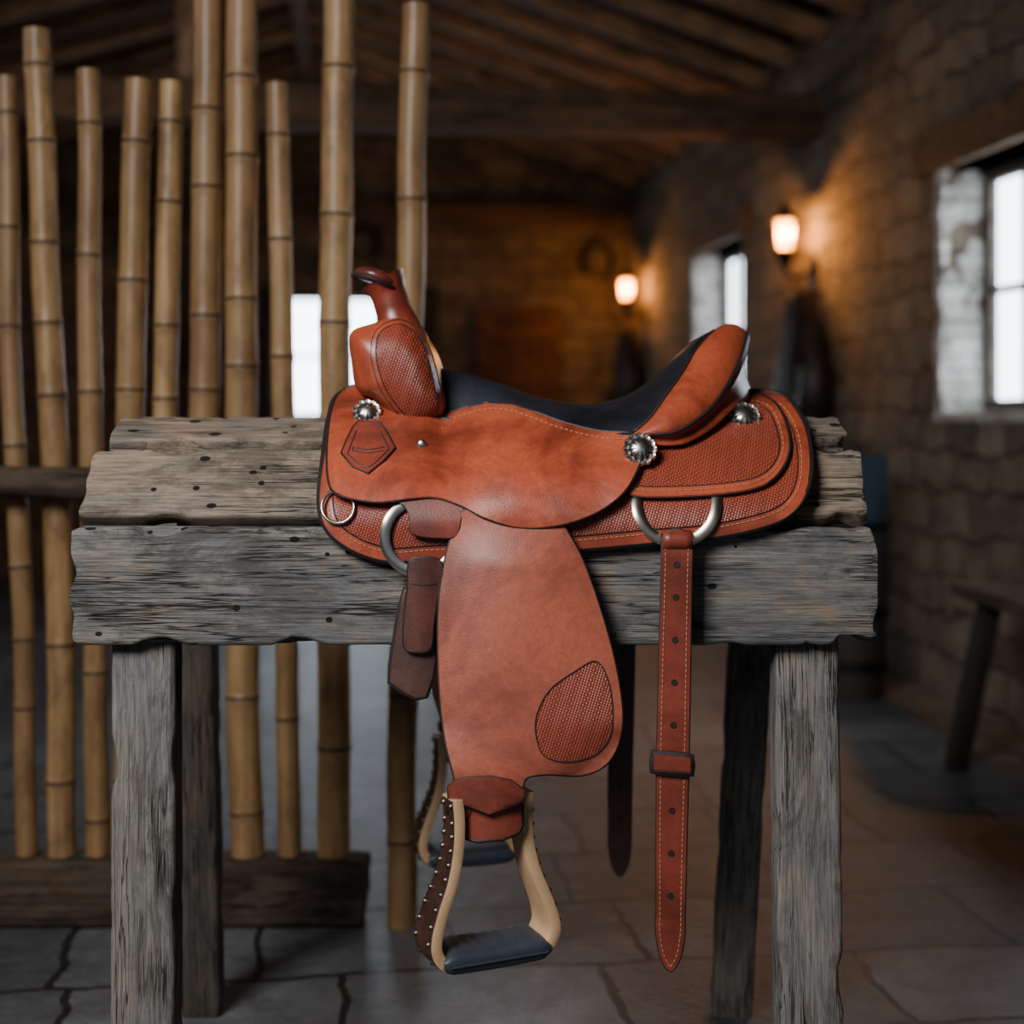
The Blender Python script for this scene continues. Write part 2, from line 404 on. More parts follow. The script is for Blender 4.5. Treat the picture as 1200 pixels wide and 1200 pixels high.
wall('wall_left',M_wr,(VF,VB+.3,0,ZW),[],(UL-.3,UL),'u','rough coursed stone wall in shadow')
w=wall('wall_back',M_wb,(UL,UR,0,ZW),[W3],(VB,VB+.3),'v','stone gable end wall with a window')
bm=bmesh.new(); bm.from_mesh(w.data)
a=[bm.verts.new(p) for p in((UL,VB,ZW),(UR,VB,ZW),(UM,VB,ZR),(UL,VB+.3,ZW),(UR,VB+.3,ZW),(UM,VB+.3,ZR))]
for f in((0,1,2),(5,4,3),(0,2,5,3),(1,4,5,2)): bm.faces.new([a[i] for i in f])
bm.to_mesh(w.data); bm.free()
bm=bmesh.new()
for (ua,za,ub,zb) in((UL-.3,ZW-.04,UM,ZR),(UM,ZR,UR+.4,ZW-.1)):
    A=[(ua,VF,za),(ub,VF,zb),(ub,VB+.3,zb),(ua,VB+.3,za)]
    lo=[bm.verts.new(p) for p in A]; hi=[bm.verts.new((p[0],p[1],p[2]+.06)) for p in A]
    bm.faces.new(lo); bm.faces.new(hi[::-1])
    for i in range(4): bm.faces.new((lo[i],hi[i],hi[(i+1)%4],lo[(i+1)%4]))
bmesh.ops.recalc_face_normals(bm,faces=bm.faces)
o=finish('ceiling',bm,[M_ceil],None,False,rotz=TH); tag(o,'dark boarded pitched roof','ceiling',kind='structure')
def window(n,axis,op,pos,label,pane):
    bm=bmesh.new(); a0,a1,z0,z1=op; fw=.045
    def bx(p0,p1,q0,q1,d0,d1,mi):
        if axis=='u': box(bm,pos+d0,pos+d1,p0,p1,q0,q1,mi)
        else: box(bm,p0,p1,pos+d0,pos+d1,q0,q1,mi)
    bx(a0,a0+fw,z0,z1,0,.05,0);bx(a1-fw,a1,z0,z1,0,.05,0);bx(a0+fw,a1-fw,z0,z0+fw,0,.05,0);bx(a0+fw,a1-fw,z1-fw,z1,0,.05,0)
    mid=(a0+a1)/2; bx(mid-.022,mid+.022,z0+fw,z1-fw,.0,.05,0); zm=(z0+z1)/2; bx(a0+fw,mid-.022,zm-.013,zm+.013,.01,.04,0); bx(mid+.022,a1-fw,zm-.013,zm+.013,.01,.04,0)
    if axis=='u':
        for q in ((a0+mid)/2,(a1+mid)/2): bx(q-.008,q+.008,z0+fw,z1-fw,.012,.03,0)
    bx(a0+fw*.5,a1-fw*.5,z0+fw*.5,z1-fw*.5,.03,.034,1)
    o=finish('window_%d'%n,bm,[M_frame,pane],None,False,rotz=TH); tag(o,label,'window',kind='structure')
window(1,'u',W1,UR+.15,'wooden casement window glowing with daylight',M_pane); window(2,'u',W2,UR+.17,'small casement window glowing with daylight',M_pane)
window(3,'v',W3,VB+.04,'wide window in the end wall with bright panes',M_paneb)
tn=1
def trimbox(u0,u1,v0,v1,z0,z1,mat,label,rough=0):
    global tn
    bm=bmesh.new(); box(bm,u0,u1,v0,v1,z0,z1)
    if rough:
        bmesh.ops.subdivide_edges(bm,edges=bm.edges[:],cuts=16,use_grid_fill=True)
        for v in bm.verts:
            c=v.co; n=noise.noise(c*11)+.5*noise.noise(c*29); v.co=c+Vector((n*rough,n*rough*.8,0))
    else: bmesh.ops.bevel(bm,geom=bm.edges[:],offset=.006,segments=1)
    o=finish('trim_%d'%tn,bm,[mat],None,False,rotz=TH); tag(o,label,'trim',kind='structure'); tn+=1
for W in (W1,W2):
    a0,a1,z0,z1=W
    trimbox(UR-.008,UR+.15,a1-.006,a1+.05,z0-.02,z1,M_jamb,'whitewashed stone window jamb',.020)
    trimbox(UR-.012,UR+.15,a0-.02,a1+.05,z0-.03,z0+.004,M_jamb,'whitewashed stone window sill',.006)
    trimbox(UR-.03,UR+.2,a0-.15,a1+.17,z1,z1+.15,M_beam,'dark timber window lintel')
trimbox(W3[0]-.06,W3[0],VB-.03,VB+.05,W3[2]-.05,W3[3]+.06,M_bench,'dark window surround')
trimbox(W3[1],W3[1]+.14,VB-.03,VB+.05,W3[2]-.05,W3[3]+.06,M_bench,'dark window surround')
bm=bmesh.new()
for i in range(5): box(bm,.98+i*.125,.98+i*.125+.118,VB-.05,VB-.005,0,1.76)
for z in(.3,1.5): box(bm,.98,1.60,VB-.075,VB-.05,z,z+.11)
o=finish('door_1',bm,[M_door],None,False,rotz=TH); tag(o,'reddish brown plank door','door',kind='structure')
bm=bmesh.new()
for i in range(9): box(bm,-2.65,-.95,8.0,8.04,.02+i*.2,.02+i*.2+.188)
for u in(-2.6,-1.75,-1.0): box(bm,u,u+.09,7.94,8.0,0,1.95)
o=finish('stall_partition',bm,[M_beam],None,False,rotz=TH); tag(o,'dark horizontal plank stall partition','partition')
def rboard(name,A,B,W,T,mat,seed,up=(0,0,1)):
    A=R(*A);B=R(*B); d=B-A
    return board(name,d.length,W,T,mat,frame((A+B)/2,d,up),None,seed,24,.003,.004)
o=rboard('tie_beam',(UL+.01,6.1,2.29),(UR-.005,6.1,2.29),.19,.17,M_beam,3); tag(o,'heavy dark timber tie beam spanning the room','beam')
o=rboard('wall_ledge_beam',(UL+.01,VB-.09,2.42),(UR-.01,VB-.09,2.42),.14,.12,M_beam,4); tag(o,'dark timber beam along the end wall','beam')
o=rboard('king_post',(-.62,6.1,2.39),(-.62,6.1,3.24),.12,.09,M_raft,5,(1,0,0)); tag(o,'pale grey upright post on the tie beam','post')
k=0; v=2.4
while v<10.2:
    for side in(0,1):
        if side: A=(UR-.03,v,ZW-.10+.0);B=(UM+.05,v,ZR-.08)
        else: A=(UL+.03,v,ZW-.08);B=(UM-.05,v,ZR-.08)
        o=rboard('roof_rafter',A,B,.09,.065,M_raft if k%4 else M_beam,k); tag(o,'sawn brown timber rafter under the roof','rafter','roof rafters'); k+=1
    v+=.44
o=rboard('ridge_beam',(UM,1.9,ZR-.07),(UM,VB-.02,ZR-.07),.13,.10,M_beam,k); tag(o,'long dark timber ridge beam','beam')
def sconce(u,v,z,energy):
    e=empty('wall_lantern'); e.matrix_world=RZ@Matrix.Translation((UR,v,z)); tag(e,'lit iron wall lantern with warm glowing glass','lamp','wall lanterns')
    d=-(UR-u)
    bm=bmesh.new(); box(bm,-.02,-.001,-.035,.035,-.24,-.10); tube(bm,[(-.02,0,-.16),(d*.6,0,-.19),(d,0,-.17),(d,0,-.085)],.010,0,8)
    tube(bm,[(d,0,-.15),(d,0,-.10),(d,0,-.066)],[.012,.036,.058],0,12)
    finish('bracket',bm,[M_iron],e)
    bm=bmesh.new(); tube(bm,[(d,0,.062),(d,0,.075),(d,0,.105),(d,0,.125),(d,0,.145)],[.068,.062,.028,.016,.004],0,12)
    for kk in range(4):
        a=kk*math.pi/2+.5; tube(bm,[(d+.047*math.cos(a),.047*math.sin(a),-.07),(d+.056*math.cos(a),.056*math.sin(a),.07)],.0034,0,5)
    finish('lantern_cage',bm,[M_iron],e)
    bm=bmesh.new(); n=14; tube(bm,[(d,0,-.064+.126*i/n) for i in range(n+1)],[.034+.010*i/n for i in range(n+1)],0,18,False,False)
    g=finish('lamp_glass',bm,[M_flame],e); g['label']='glowing amber lamp glass'
    bm=bmesh.new(); tube(bm,[(d,0,-.045),(d,0,-.03),(d,0,-.01),(d,0,.015),(d,0,.04)],[.007,.014,.016,.010,.002],0,12)
    g=finish('flame',bm,[M_core],e); g['label']='bright lamp flame'
    l=bpy.data.lights.new('lantern_light','POINT'); l.energy=energy; l.color=(1,.49,.14); l.shadow_soft_size=.010
    lo=bpy.data.objects.new('lantern_light',l); COL.objects.link(lo); lo.parent=e; lo.location=(d+.026,-.0,.01)
    lo=bpy.data.objects.new('lantern_light',l); COL.objects.link(lo); lo.parent=e; lo.location=(d-.026,-.0,.01)
sconce(1.96,6.14,1.775,23); sconce(1.96,9.68,1.83,20)
def tack(v,z,h,wd,name='horse_collar'):
    e=empty(name); e.matrix_world=RZ@Matrix.Translation((UR,v,z)); tag(e,'dark leather horse collar hanging on the stone wall','tack','hanging horse collars')
    bm=bmesh.new(); pts=[];rs=[]
    for i in range(36):
        a=2*math.pi*i/36; w=wd*(.62+.38*-math.cos(a))
        pts.append((-.09,math.sin(a)*w*.55,-h/2+math.cos(a)*h/2)); rs.append(.065-.02*math.cos(a))
    tube(bm,pts,rs,0,12,True); finish('collar_pad',bm,[M_dark],e)
    bm=bmesh.new(); tube(bm,[(0,0,.03),(-.11,0,.035),(-.13,0,.06)],.012,0,8); finish('peg',bm,[M_beam],e)
    bm=bmesh.new()
    for yy in(-.07,.0,.06): tube(bm,[(-.12,yy,-.0),(-.16,yy-.02,-h*.5),(-.13,yy,-h*1.05)],.035,0,6,flat=.3)
    finish('hanging_strap',bm,[M_dark],e)
tack(6.05,1.48,.52,.44); tack(9.9,1.56,.50,.44)
def horseshoe(u,z):
    bm=bmesh.new(); tube(bm,[(.11*math.sin(a),0,.13*math.cos(a)) for a in [(-140+i*14)*math.pi/180 for i in range(21)]],.026,0,8)
    o=finish('horseshoe',bm,[M_iron]); o.matrix_world=RZ@Matrix.Translation((u,VB-.03,z)); tag(o,'large black iron horseshoe on the stone wall','horseshoe','wall horseshoes')
horseshoe(.16,2.20); horseshoe(1.88,2.10)
bm=bmesh.new(); tube(bm,[(0,0,0),(0,0,.03),(0,0,.25),(0,0,.42),(0,0,.58),(0,0,.66),(0,0,.82),(0,0,.845),(0,0,.845),(0,0,.80)],[.10,.105,.115,.12,.12,.119,.118,.125,.108,.10],0,28)
for f in bm.faces:
    if f.calc_center_median().z<.60: f.material_index=2
for z in(.12,.3,.60): tube(bm,[(0,0,z-.014),(0,0,z+.014)],[.122 if .2<z<.65 else .12]*2,1,28)
o=finish('barrel',bm,[M_blue,M_iron,M_tub]); o.location=R(1.77,4.78,0); tag(o,'dark barrel with a blue-black rim beside the stone wall','barrel')
e=empty('bench'); e.matrix_world=RZ@Matrix.Translation((1.85,3.36,0)); tag(e,'low dark wooden bench against the stone wall','bench')
bpy.context.view_layer.update()
board('seat',.92,.32,.04,M_base,e.matrix_world@frame((0,0,.50),(0,1,0),(1,0,0)),e,21,30)
for sx in(-1,1):
    for sy in(-1,1):
        A=Vector((sx*.09,sy*.34,.478));B=Vector((sx*.155,sy*.42,.0)); d=B-A
        board('leg',d.length,.06,.045,M_bench,e.matrix_world@frame((A+B)/2,d,(1,0,0)),e,30+sx+sy,14)
# ================================================================ FENCE
def bamboo(pts,dpx,base,Y=2.77,seed=0):
    p=[]
    for (x,y) in pts: p.append(P(x,y,Y))
    p[-1].z=base
    c=catmull([tuple(q) for q in p],False,.02); r0=dpx*Y/F/2; L=[0]
    for a,b in zip(c,c[1:]): L.append(L[-1]+(b-a).length)
    rnd=random.Random(seed); nodes=[]; s=rnd.uniform(.05,.14)
    while s<L[-1]-.03: nodes.append(s); s+=rnd.uniform(.13,.30)
    samples=sorted(set([l for l in L]+[n+d for n in nodes for d in(-.012,-.005,-.0035,-.0015,.0015,.0035,.005,.012) if 0<n+d<L[-1]]))
    def at(s):
        for i in range(len(L)-1):
            if s<=L[i+1]+1e-9:
                t=(s-L[i])/max(1e-9,L[i+1]-L[i]); return c[i].lerp(c[i+1],t)
        return c[-1]
    pp=[];rr=[];mk=[]
    for s in samples:
        d=min([abs(s-n) for n in nodes]+[9]); r=r0*(.93+.07*s/L[-1])*(1+.02*noise.noise(Vector((s*6,seed,4))))
        if d<.002: r*=1.02
        elif d<.0055: r*=1.07
        elif d<.013: r*=1.015
        pp.append(at(s)+Vector((noise.noise(Vector((s*3,seed,0)))*.007,0,0))); rr.append(r); mk.append(d<.0038)
    org=Vector((pp[-1].x,pp[-1].y,base))
    bm=bmesh.new(); rings=tube(bm,[q-org for q in pp],rr,0,20,False,False)
    bm.faces.ensure_lookup_table(); bm.faces.index_update(); k=0
    for i in range(len(pp)-1):
        for j in range(20):
            if mk[i] and mk[i+1]: bm.faces[k].material_index=1
            k+=1
    inner=[bm.verts.new(v.co.lerp(pp[0]-org,.3)) for v in rings[0]]; low=[bm.verts.new(v.co+Vector((0,0,-.03))) for v in inner]
    for j in range(20):
        bm.faces.new((rings[0][j],inner[j],inner[(j+1)%20],rings[0][(j+1)%20])); f=bm.faces.new((inner[j],low[j],low[(j+1)%20],inner[(j+1)%20])); f.material_index=1
    f=bm.faces.new(low); f.material_index=1
    bm.faces.new(rings[-1][::-1])
    bmesh.ops.recalc_face_normals(bm,faces=bm.faces)
    o=finish('bamboo_pole',bm,[M_bam,M_node]); o.location=org
    tag(o,'dry tan bamboo pole with dark node rings standing in the fence','bamboo','bamboo poles of the fence')
BZ=.134
for i,(pts,d) in enumerate([
 ([(8,90),(14,450),(26,700),(30,1010)],25),([(43,35),(60,450),(70,700),(74,1010)],33),([(103,82),(106,450),(112,700),(112,1010)],28),
 ([(163,94),(153,450),(150,1010)],34),([(201,96),(194,450),(187,1010)],29),([(246,-90),(239,450),(230,1010)],36),
 ([(285,-80),(282,450),(289,1010)],39),([(325,98),(332,450),(339,1010)],28),([(400,-110),(394,300),(391,1010)],39)]):
    bamboo(pts,d,BZ,2.77,i+3)
bamboo([(488,6),(480,300),(474,700),(471,1085)],35,0,2.755,20)
e=board('fence_base_beam',1.25,.13,.09,M_base,frame(((-.85-.28)/2-.345,2.775,.066),(1,0,0),(0,0,1)),None,41,40,.0012,.003); tag(e,'dark weathered timber beam on the floor carrying the bamboo','beam')
bm=bmesh.new(); tube(bm,[(-.85+ i*.09,0,.004*math.sin(i)) for i in range(12)],[.031+.002*math.sin(i*1.7) for i in range(12)],0,16)
o=finish('fence_rail',bm,[M_base]); o.location=(-.35,2.705,.862); tag(o,'round brown pole rail tied across the bamboo','rail')
# ================================================================ RACK
rack=empty('saddle_rack',(-.049,YC,0)); tag(rack,'weathered grey plank saddle rack on splayed timber legs','saddle rack')
bpy.context.view_layer.update()
XR=-.049; T=.034
def rackboard(y0,z0,y1,z1,L,seed,mat=M_grey,flip=1,dx=0):
    for s in((1,-1) if flip else (1,)):
        a=Vector((XR+dx,y0,z0));b=Vector((XR+dx,y1,z1))
        if s<0: a.y=2*YC-a.y;b.y=2*YC-b.y
        w=b-a; n=Vector((0,-w.z,w.y)).normalized()
        if s<0: n=-n
        M=frame((a+b)/2-n*T/2,(1,0,0),w)
        board('plank',L,w.length,T,mat,M,rack,seed+s,150,.0024,.011,1)
rackboard(1.85,.693,1.85,.846,1.045,1,M_grey)
rackboard(1.871,.860,1.940,.947,1.038,5,M_warm)
rackboard(1.958,.958,2.036,.990,1.022,9,M_warm,dx=.001)
M=frame((XR,YC,.970),(1,0,0),(0,1,0)); board('plank',1.0,.075,T,M_warm,M,rack,77,60)
for x in(-.43,.33):
    bm=bmesh.new(); pr=[(1.885,.70),(1.885,.82),(1.965,.905),(2.04,.94),(2.12,.94),(2.195,.905),(2.275,.82),(2.275,.70)]
    lo=[bm.verts.new((x-.02-rack.location.x,a-YC,b)) for a,b in pr]; hi=[bm.verts.new((x+.02-rack.location.x,a-YC,b)) for a,b in pr]
    bm.faces.new(lo);bm.faces.new(hi[::-1])
    for i in range(8): bm.faces.new((lo[i],hi[i],hi[(i+1)%8],lo[(i+1)%8]))
    bmesh.ops.recalc_face_normals(bm,faces=bm.faces); finish('end_rib',bm,[M_legd],rack,False)
def leg(xt,xb,yt,yb,W,Tt,mat,seed,zt=.80):
    A=Vector((xt,yt,zt));B=Vector((xb,yb,0.004)); d=B-A
    board('leg',d.length,W,Tt,mat,frame((A+B)/2,d,(1,0,0)),rack,seed,60)
leg((177-600)*1.93/F,(170-600)*1.80/F,1.915,1.80,.084,.05,M_leg,51)
leg((938-600)*1.93/F,(948-600)*1.80/F,1.915,1.80,.084,.05,M_leg,52)
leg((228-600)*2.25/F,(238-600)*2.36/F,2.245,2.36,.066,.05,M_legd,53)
leg((884-600)*2.25/F,(856-600)*2.36/F,2.245,2.36,.066,.05,M_leg,54)
# ================================================================ SADDLE
saddle=empty('saddle',(0,YC,1.0)); tag(saddle,'reddish brown leather western saddle with basket tooling on the rack','saddle')
def sp(o):
    o.parent=saddle; o.matrix_parent_inverse=Matrix.Translation(-saddle.location); return o
BT=[(450,2.08),(456,2.072),(462,2.05),(472,2.012),(485,1.972),(500,1.943),(520,1.912),(540,1.885),(560,1.862),(585,1.841),(610,1.830),(655,1.830),(1200,1.828)]
def Bf(py): return (interp(BT,py-6)+interp(BT,py)+interp(BT,py+6))/3
seamT=[(380,470),(415,455),(440,462),(470,466),(500,472),(520,484),(545,478),(570,472),(600,474),(630,484),(660,495),(700,505),(745,510),(800,498),(840,480)]
EY=[(380,2.04),(415,2.03),(470,1.99),(518,1.985),(550,1.98),(590,1.96),(640,1.935),(695,1.905),(740,1.88),(800,1.89),(840,1.95)]
def jock(px,py):
    s=interp(seamT,px); b=Bf(py)-.018; c=(interp(EY,px)-(Bf(s)-.018))*math.exp(-max(0,py-s)/38.0)
    if px<470 : c*=.6
    y=b+c
    if px<400: y+=((400-px)/18)**2*.01
    y-=.007*math.exp(-((px-640)/80)**2-((py-555)/35)**2)-.005*math.exp(-((px-520)/40)**2-((py-540)/35)**2)
    return y+.0018*noise.noise(Vector((px/45,py/45,0)))
def skirtd(px,py):
    y=Bf(py)
    if px<400: y+=((400-px)/25)**2*.008
    if px>925: y+=((px-925)/25)**2*.006
    return y+.001*noise.noise(Vector((px/40,py/40,3)))
def rearj(px,py):
    y=Bf(py)-.010
    if px<800: y-= .012*math.exp(-max(0,py-512)/30)*(800-px)/60
    return y+.001*noise.noise(Vector((px/40,py/40,5)))
ML=[M_leather,M_edge,M_thread,M_tool]
SK=[(398,462),(386,490),(379,540),(375,590),(385,622),(415,645),(455,657),(500,655),(560,652),(620,648),(680,643),(760,636),(830,630),(890,618),(925,603),(944,578),(950,545),(945,505),(930,475),(912,462),(872,460),(820,482),(760,506),(700,512),(600,500),(520,492),(480,470),(440,453)]
SJ=[(392,470),(384,520),(386,565),(398,580),(440,588),(480,584),(510,583),(540,592),(570,607),(610,618),(655,615),(695,602),(725,582),(742,560),(752,532),(745,510),(700,505),(660,495),(630,484),(600,474),(570,472),(545,478),(520,484),(500,472),(470,466),(440,460),(415,452)]
RJ=[(735,575),(755,582),(830,580),(885,572),(912,556),(925,530),(922,500),(908,472),(880,462),(840,475),(800,498),(765,512),(748,535),(738,560)]
FD=[(545,598),(533,618),(521,660),(514,720),(515,800),(521,860),(530,900),(540,930),(560,936),(598,934),(612,922),(617,911),(640,907),(680,908),(708,897),(724,872),(729,835),(720,775),(702,710),(682,655),(664,622),(650,600),(600,592)]
PATCH=[(698,775),(712,795),(718,830),(715,862),(698,884),(666,893),(638,886),(628,860),(630,835),(645,808),(672,788)]
def fend(px,py):
    t=max(0,(py-600)/320); cx=interp([(600,600),(700,610),(850,622),(920,575)],py); hw=interp([(600,60),(700,95),(850,106),(900,90),(920,60)],py)
    return 1.820-.034*t-.016*(1-min(1.3,((px-cx)/hw)**2))*min(1,max(0,(py-600)/60))+.003*math.sin(px/30+py/70)*t
for mir in(False,True):
    sp(sheet('skirt',SK,skirtd,.011,ML,None,toolin=15,stitch=10,mirror=mir))
    sp(sheet('rear_jockey',RJ,rearj,.006,ML,None,toolin=12,stitch=7.5,mirror=mir))
    sp(sheet('seat_jockey',SJ,jock,.006,ML,None,step=7,stitch=7,mirror=mir,stitchrange=lambda x,y:y<interp([(380,400),(500,560),(520,512),(560,490),(600,490),(660,508),(760,525)],x) and x>500))
    sh=(-.048,0,-.055) if mir else (0,0,0)
    f=sp(sheet('fender',FD,fend,.0055,[M_fender,M_edge,M_thread,M_tool],None,regions=[PATCH],mirror=mir,shift=sh))
    FLP=[(462,583),(474,592),(481,606),(480,622),(492,628),(515,630),(534,628),(540,606),(540,588),(500,580)]
    sp(sheet('rigging_flap',FLP,lambda x,y:Bf(y)-.0135,.004,[M_strapm,M_edge,M_thread,M_tool],None,step=6,mirror=mir,edge=.001))
# seat
ST=[((512,431),(516,486),.085),((545,437),(550,477),.10),((585,449),(590,471),.12),((630,465),(640,486),.145),((680,473),(695,504),.175),((725,467),(742,508),.20),((757,450),(762,490),.188),((784,426),(780,465),.165),((806,406),(800,437),.13),((824,393),(818,407),.075),((837,386),(837,388),.0)]
def cat5(pts,k=6):
    out=[];n=len(pts);m=len(pts[0])
    for i in range(n-1):
        p0=pts[max(0,i-1)];p1=pts[i];p2=pts[i+1];p3=pts[min(n-1,i+2)]
        for j in range(k):
            t=j/k; out.append([.5*(2*p1[q]+(p2[q]-p0[q])*t+(2*p0[q]-5*p1[q]+4*p2[q]-p3[q])*t*t+(3*p1[q]-p0[q]-3*p2[q]+p3[q])*t**3) for q in range(m)])
    out.append(list(pts[-1])); return out
rows=[]
for cx,cy,ex,ey,w in cat5([(s[0][0],s[0][1],s[1][0],s[1][1],s[2]) for s in ST]):
    w=max(w,.0005); C=P(cx,cy,YC); E=P(ex,ey,YC-w); row=[]
    for j in range(33):
        t=-1+2*j/32; a=abs(t); b=1-a**2.3
        row.append(Vector((E.x+(C.x-E.x)*b,YC+w*t*(1.0+.10*(1-a)),E.z+(C.z-E.z)*b)))
    row=[row[0]+Vector((0,.004,-.012))]+row+[row[-1]+Vector((0,-.004,-.012))]
    rows.append(row)
bm=bmesh.new(); gridmesh(bm,rows); bmesh.ops.recalc_face_normals(bm,faces=bm.faces)
o=finish('seat',bm,[M_black]); sp(o); o['label']='black padded leather seat'
md=o.modifiers.new('s','SOLIDIFY'); md.thickness=.006; md.offset=-1
# cantle
OS=[((752,510),.205,(758,522)),((793,509),.198,(800,520)),((828,490),.172,(834,502)),((853,462),.14,(858,480)),((871,427),.085,(876,468)),((879,396),0,(884,464))]
ES=[ST[5],ST[6],ST[7],ST[8],ST[9],ST[10]]
cc=[]
for (c,e,w),(o_,w2,b_) in zip(ES,OS):
    E=P(e[0],e[1],YC-w); O=P(o_[0],o_[1],YC-w2); Bp=P(b_[0],b_[1],YC-w2*.98)
    cc.append([E.x,YC-E.y,E.z,O.x,YC-O.y,O.z,Bp.x,YC-Bp.y,Bp.z])
cc=cat5(cc); full=[(v,1) for v in cc]+[(v,-1) for v in cc[-2::-1]]
rows=[]; ctr=P(800,520,YC)
for v,s in full:
    E=Vector((v[0],YC-s*max(0,v[1]),v[2]));O=Vector((v[3],YC-s*max(0,v[4]),v[5]));Bp=Vector((v[6],YC-s*max(0,v[7]),v[8]))
    out=((E+O)/2-ctr); out.x*=.2; out=Vector((out.x,out.y*.9,max(.02,out.z))).normalized(); L=(O-E).length
    row=[E+Vector((0,0,-.006)),E.copy()]
    for j in range(1,10):
        t=j/10; row.append(E.lerp(O,t)+out*math.sin(math.pi*t)**.7*min(.016,L*.32))
    for j in range(0,7): row.append(O.lerp(Bp,j/6)+Vector((-.012*math.sin(math.pi*j/6),0,0))*(1 if L>.02 else 0))
    rows.append(row)
bm=bmesh.new(); gridmesh(bm,rows); bmesh.ops.recalc_face_normals(bm,faces=bm.faces)
tube(bm,[r[1]+Vector((0,0,.0015)) for r in rows],.0018,1,6)
tube(bm,[r[10]+Vector((0.001,0,0)) for r in rows],.0012,1,6)
o=sp(finish('cantle',bm,[M_leather,M_edge])); md=o.modifiers.new('s','SOLIDIFY'); md.thickness=.004; md.offset=-1
# fork
FP=[(411,390),(434,379),(466,372),(490,385),(506,409),(517,444),(523,484),(498,503),(468,494),(440,470),(418,457),(412,425)]
fp=catmull(FP,True,6); fc=Vector((474,446))
def prj(x,y): q=P(x,y,2.0); return q.x,q.z
rows=[]; FW=.15
for i in range(49):
    s=-1+2*i/48; d=FW*math.sin(s*math.pi/2); f=max(.02,(1-min(1,abs(d/FW))**6))**.35
    row=[]
    for p in fp:
        q=fc+(p-fc)*f; x,z=prj(q.x,q.y); row.append(Vector((x,YC+d,z)))
    rows.append(row)
bm=bmesh.new(); vr=gridmesh(bm,rows,0,True); bm.faces.new(vr[0]); bm.faces.new(vr[-1]); bmesh.ops.recalc_face_normals(bm,faces=bm.faces)
o=sp(finish('fork',bm,[M_leather])); o['label']='rounded swell fork at the front of the saddle'
def forkd(px,py):
    v=Vector((px,py))-fc; a=v.length
    if a<1e-3: r=0
    else:
        best=None
        for q in fp:
            w=q-fc; ang=abs(math.atan2(v.cross(w),v.dot(w)))
            if best is None or ang<best[0]: best=(ang,w.length)
        r=min(.965,a/best[1])
    return YC-FW*max(0,(1-r**2.857))**(1/6.0)-.004
PAN=[(446,389),(469,377),(491,387),(506,413),(515,446),(520,484),(498,501),(480,494),(462,474),(448,448),(441,416)]
for mir in(False,True):
    def xf(p,_m=mir):
        Y=p.y if not _m else 2*YC-p.y
        return Vector((p.x*2.0/Y,p.y,1+(p.z-1)*2.0/Y))
    sp(sheet('fork_panel',PAN,forkd,.003,[M_leather,M_edge,M_thread,M_tool],None,step=5,toolin=5,stitch=None,edge=.0008,mirror=mir,xf=xf))
# horn
bm=bmesh.new()
hp=catmull([tuple(P(x,y,YC)) for x,y in((474,412),(469,392),(464,374),(459,356),(453,338),(448,328))],False,.006)
HR=[(0,.040),(.16,.0385),(.34,.0325),(.55,.0265),(.78,.0265),(1,.035)]
n=len(hp); tube(bm,hp,[interp(HR,i/(n-1)) for i in range(n)],0,28)
horn=sp(finish('horn',bm,[M_horn,M_edge])); horn['label']='dark red leather-wrapped saddle horn'
bm=bmesh.new(); rows=[]
for i in range(19):
    a=-math.pi/2+math.pi*i/18; r=max(math.cos(a),0)**.5; r=max(r,.01)
    rows.append([Vector((.0355*r*math.cos(b),.040*r*math.sin(b),.0105*math.sin(a)-.004*(r*math.cos(b))**2)) for b in [2*math.pi*k/36 for k in range(36)]])
vr=gridmesh(bm,rows,0,True); bm.faces.new(vr[0][::-1]); bm.faces.new(vr[-1]); bmesh.ops.recalc_face_normals(bm,faces=bm.faces)
tube(bm,[(.0358*math.cos(b),.0403*math.sin(b),-.006-.004*math.cos(b)**2) for b in [2*math.pi*k/40 for k in range(40)]],.0030,1,8,True)
M=Matrix.Translation(P(443,325,YC))@Matrix.Rotation(math.radians(19),4,'Y')
bmesh.ops.transform(bm,matrix=M,verts=bm.verts)
o=finish('horn_cap',bm,[M_cap,M_edge]); o.parent=horn
# conchos
def concho(px,py,r,Y,n=12,mir=False,tilt=0):
    R_=r*Y/F; bm=bmesh.new()
    rows=[]
    for rr,h in((1,0),(1,.12),(.93,.2),(.8,.16),(.7,.17),(.62,.3),(.45,.42),(.25,.48),(.03,.5)):
        rows.append([Vector((R_*rr*(1+(.05*math.cos(n*a) if rr>.6 else 0))*math.cos(a),-h*R_,R_*rr*(1+(.05*math.cos(n*a) if rr>.6 else 0))*math.sin(a))) for a in [2*math.pi*k/72 for k in range(72)]])
    vr=gridmesh(bm,rows,0,True); bm.faces.new(vr[-1])
    for f in bm.faces:
        c=f.calc_center_median(); q=math.hypot(c.x,c.z)/R_; a=math.atan2(c.z,c.x)
        if .62<q<.84 and math.sin(a*n*1.0)>.1: f.material_index=1
        if .3<q<.55 and math.sin(a*8)>.35: f.material_index=1
    for k in range(n):
        a=2*math.pi*k/n; tube(bm,[(R_*.93*math.cos(a),-.16*R_,R_*.93*math.sin(a)),(R_*.93*math.cos(a),-.30*R_,R_*.93*math.sin(a))],[.09*R_,.04*R_],0,6)
    bmesh.ops.recalc_face_normals(bm,faces=bm.faces)
    p=P(px,py,Y); M=Matrix.Translation(p)@Matrix.Rotation(math.radians(tilt),4,'X')
    if mir: M=Matrix.Translation((p.x,2*YC-p.y,p.z))@Matrix.Rotation(math.pi,4,'Z')@Matrix.Rotation(math.radians(tilt),4,'X')
    bmesh.ops.transform(bm,matrix=M,verts=bm.verts)
    o=sp(finish('concho',bm,[M_silver,M_sdark])); o['label']='round engraved silver concho'
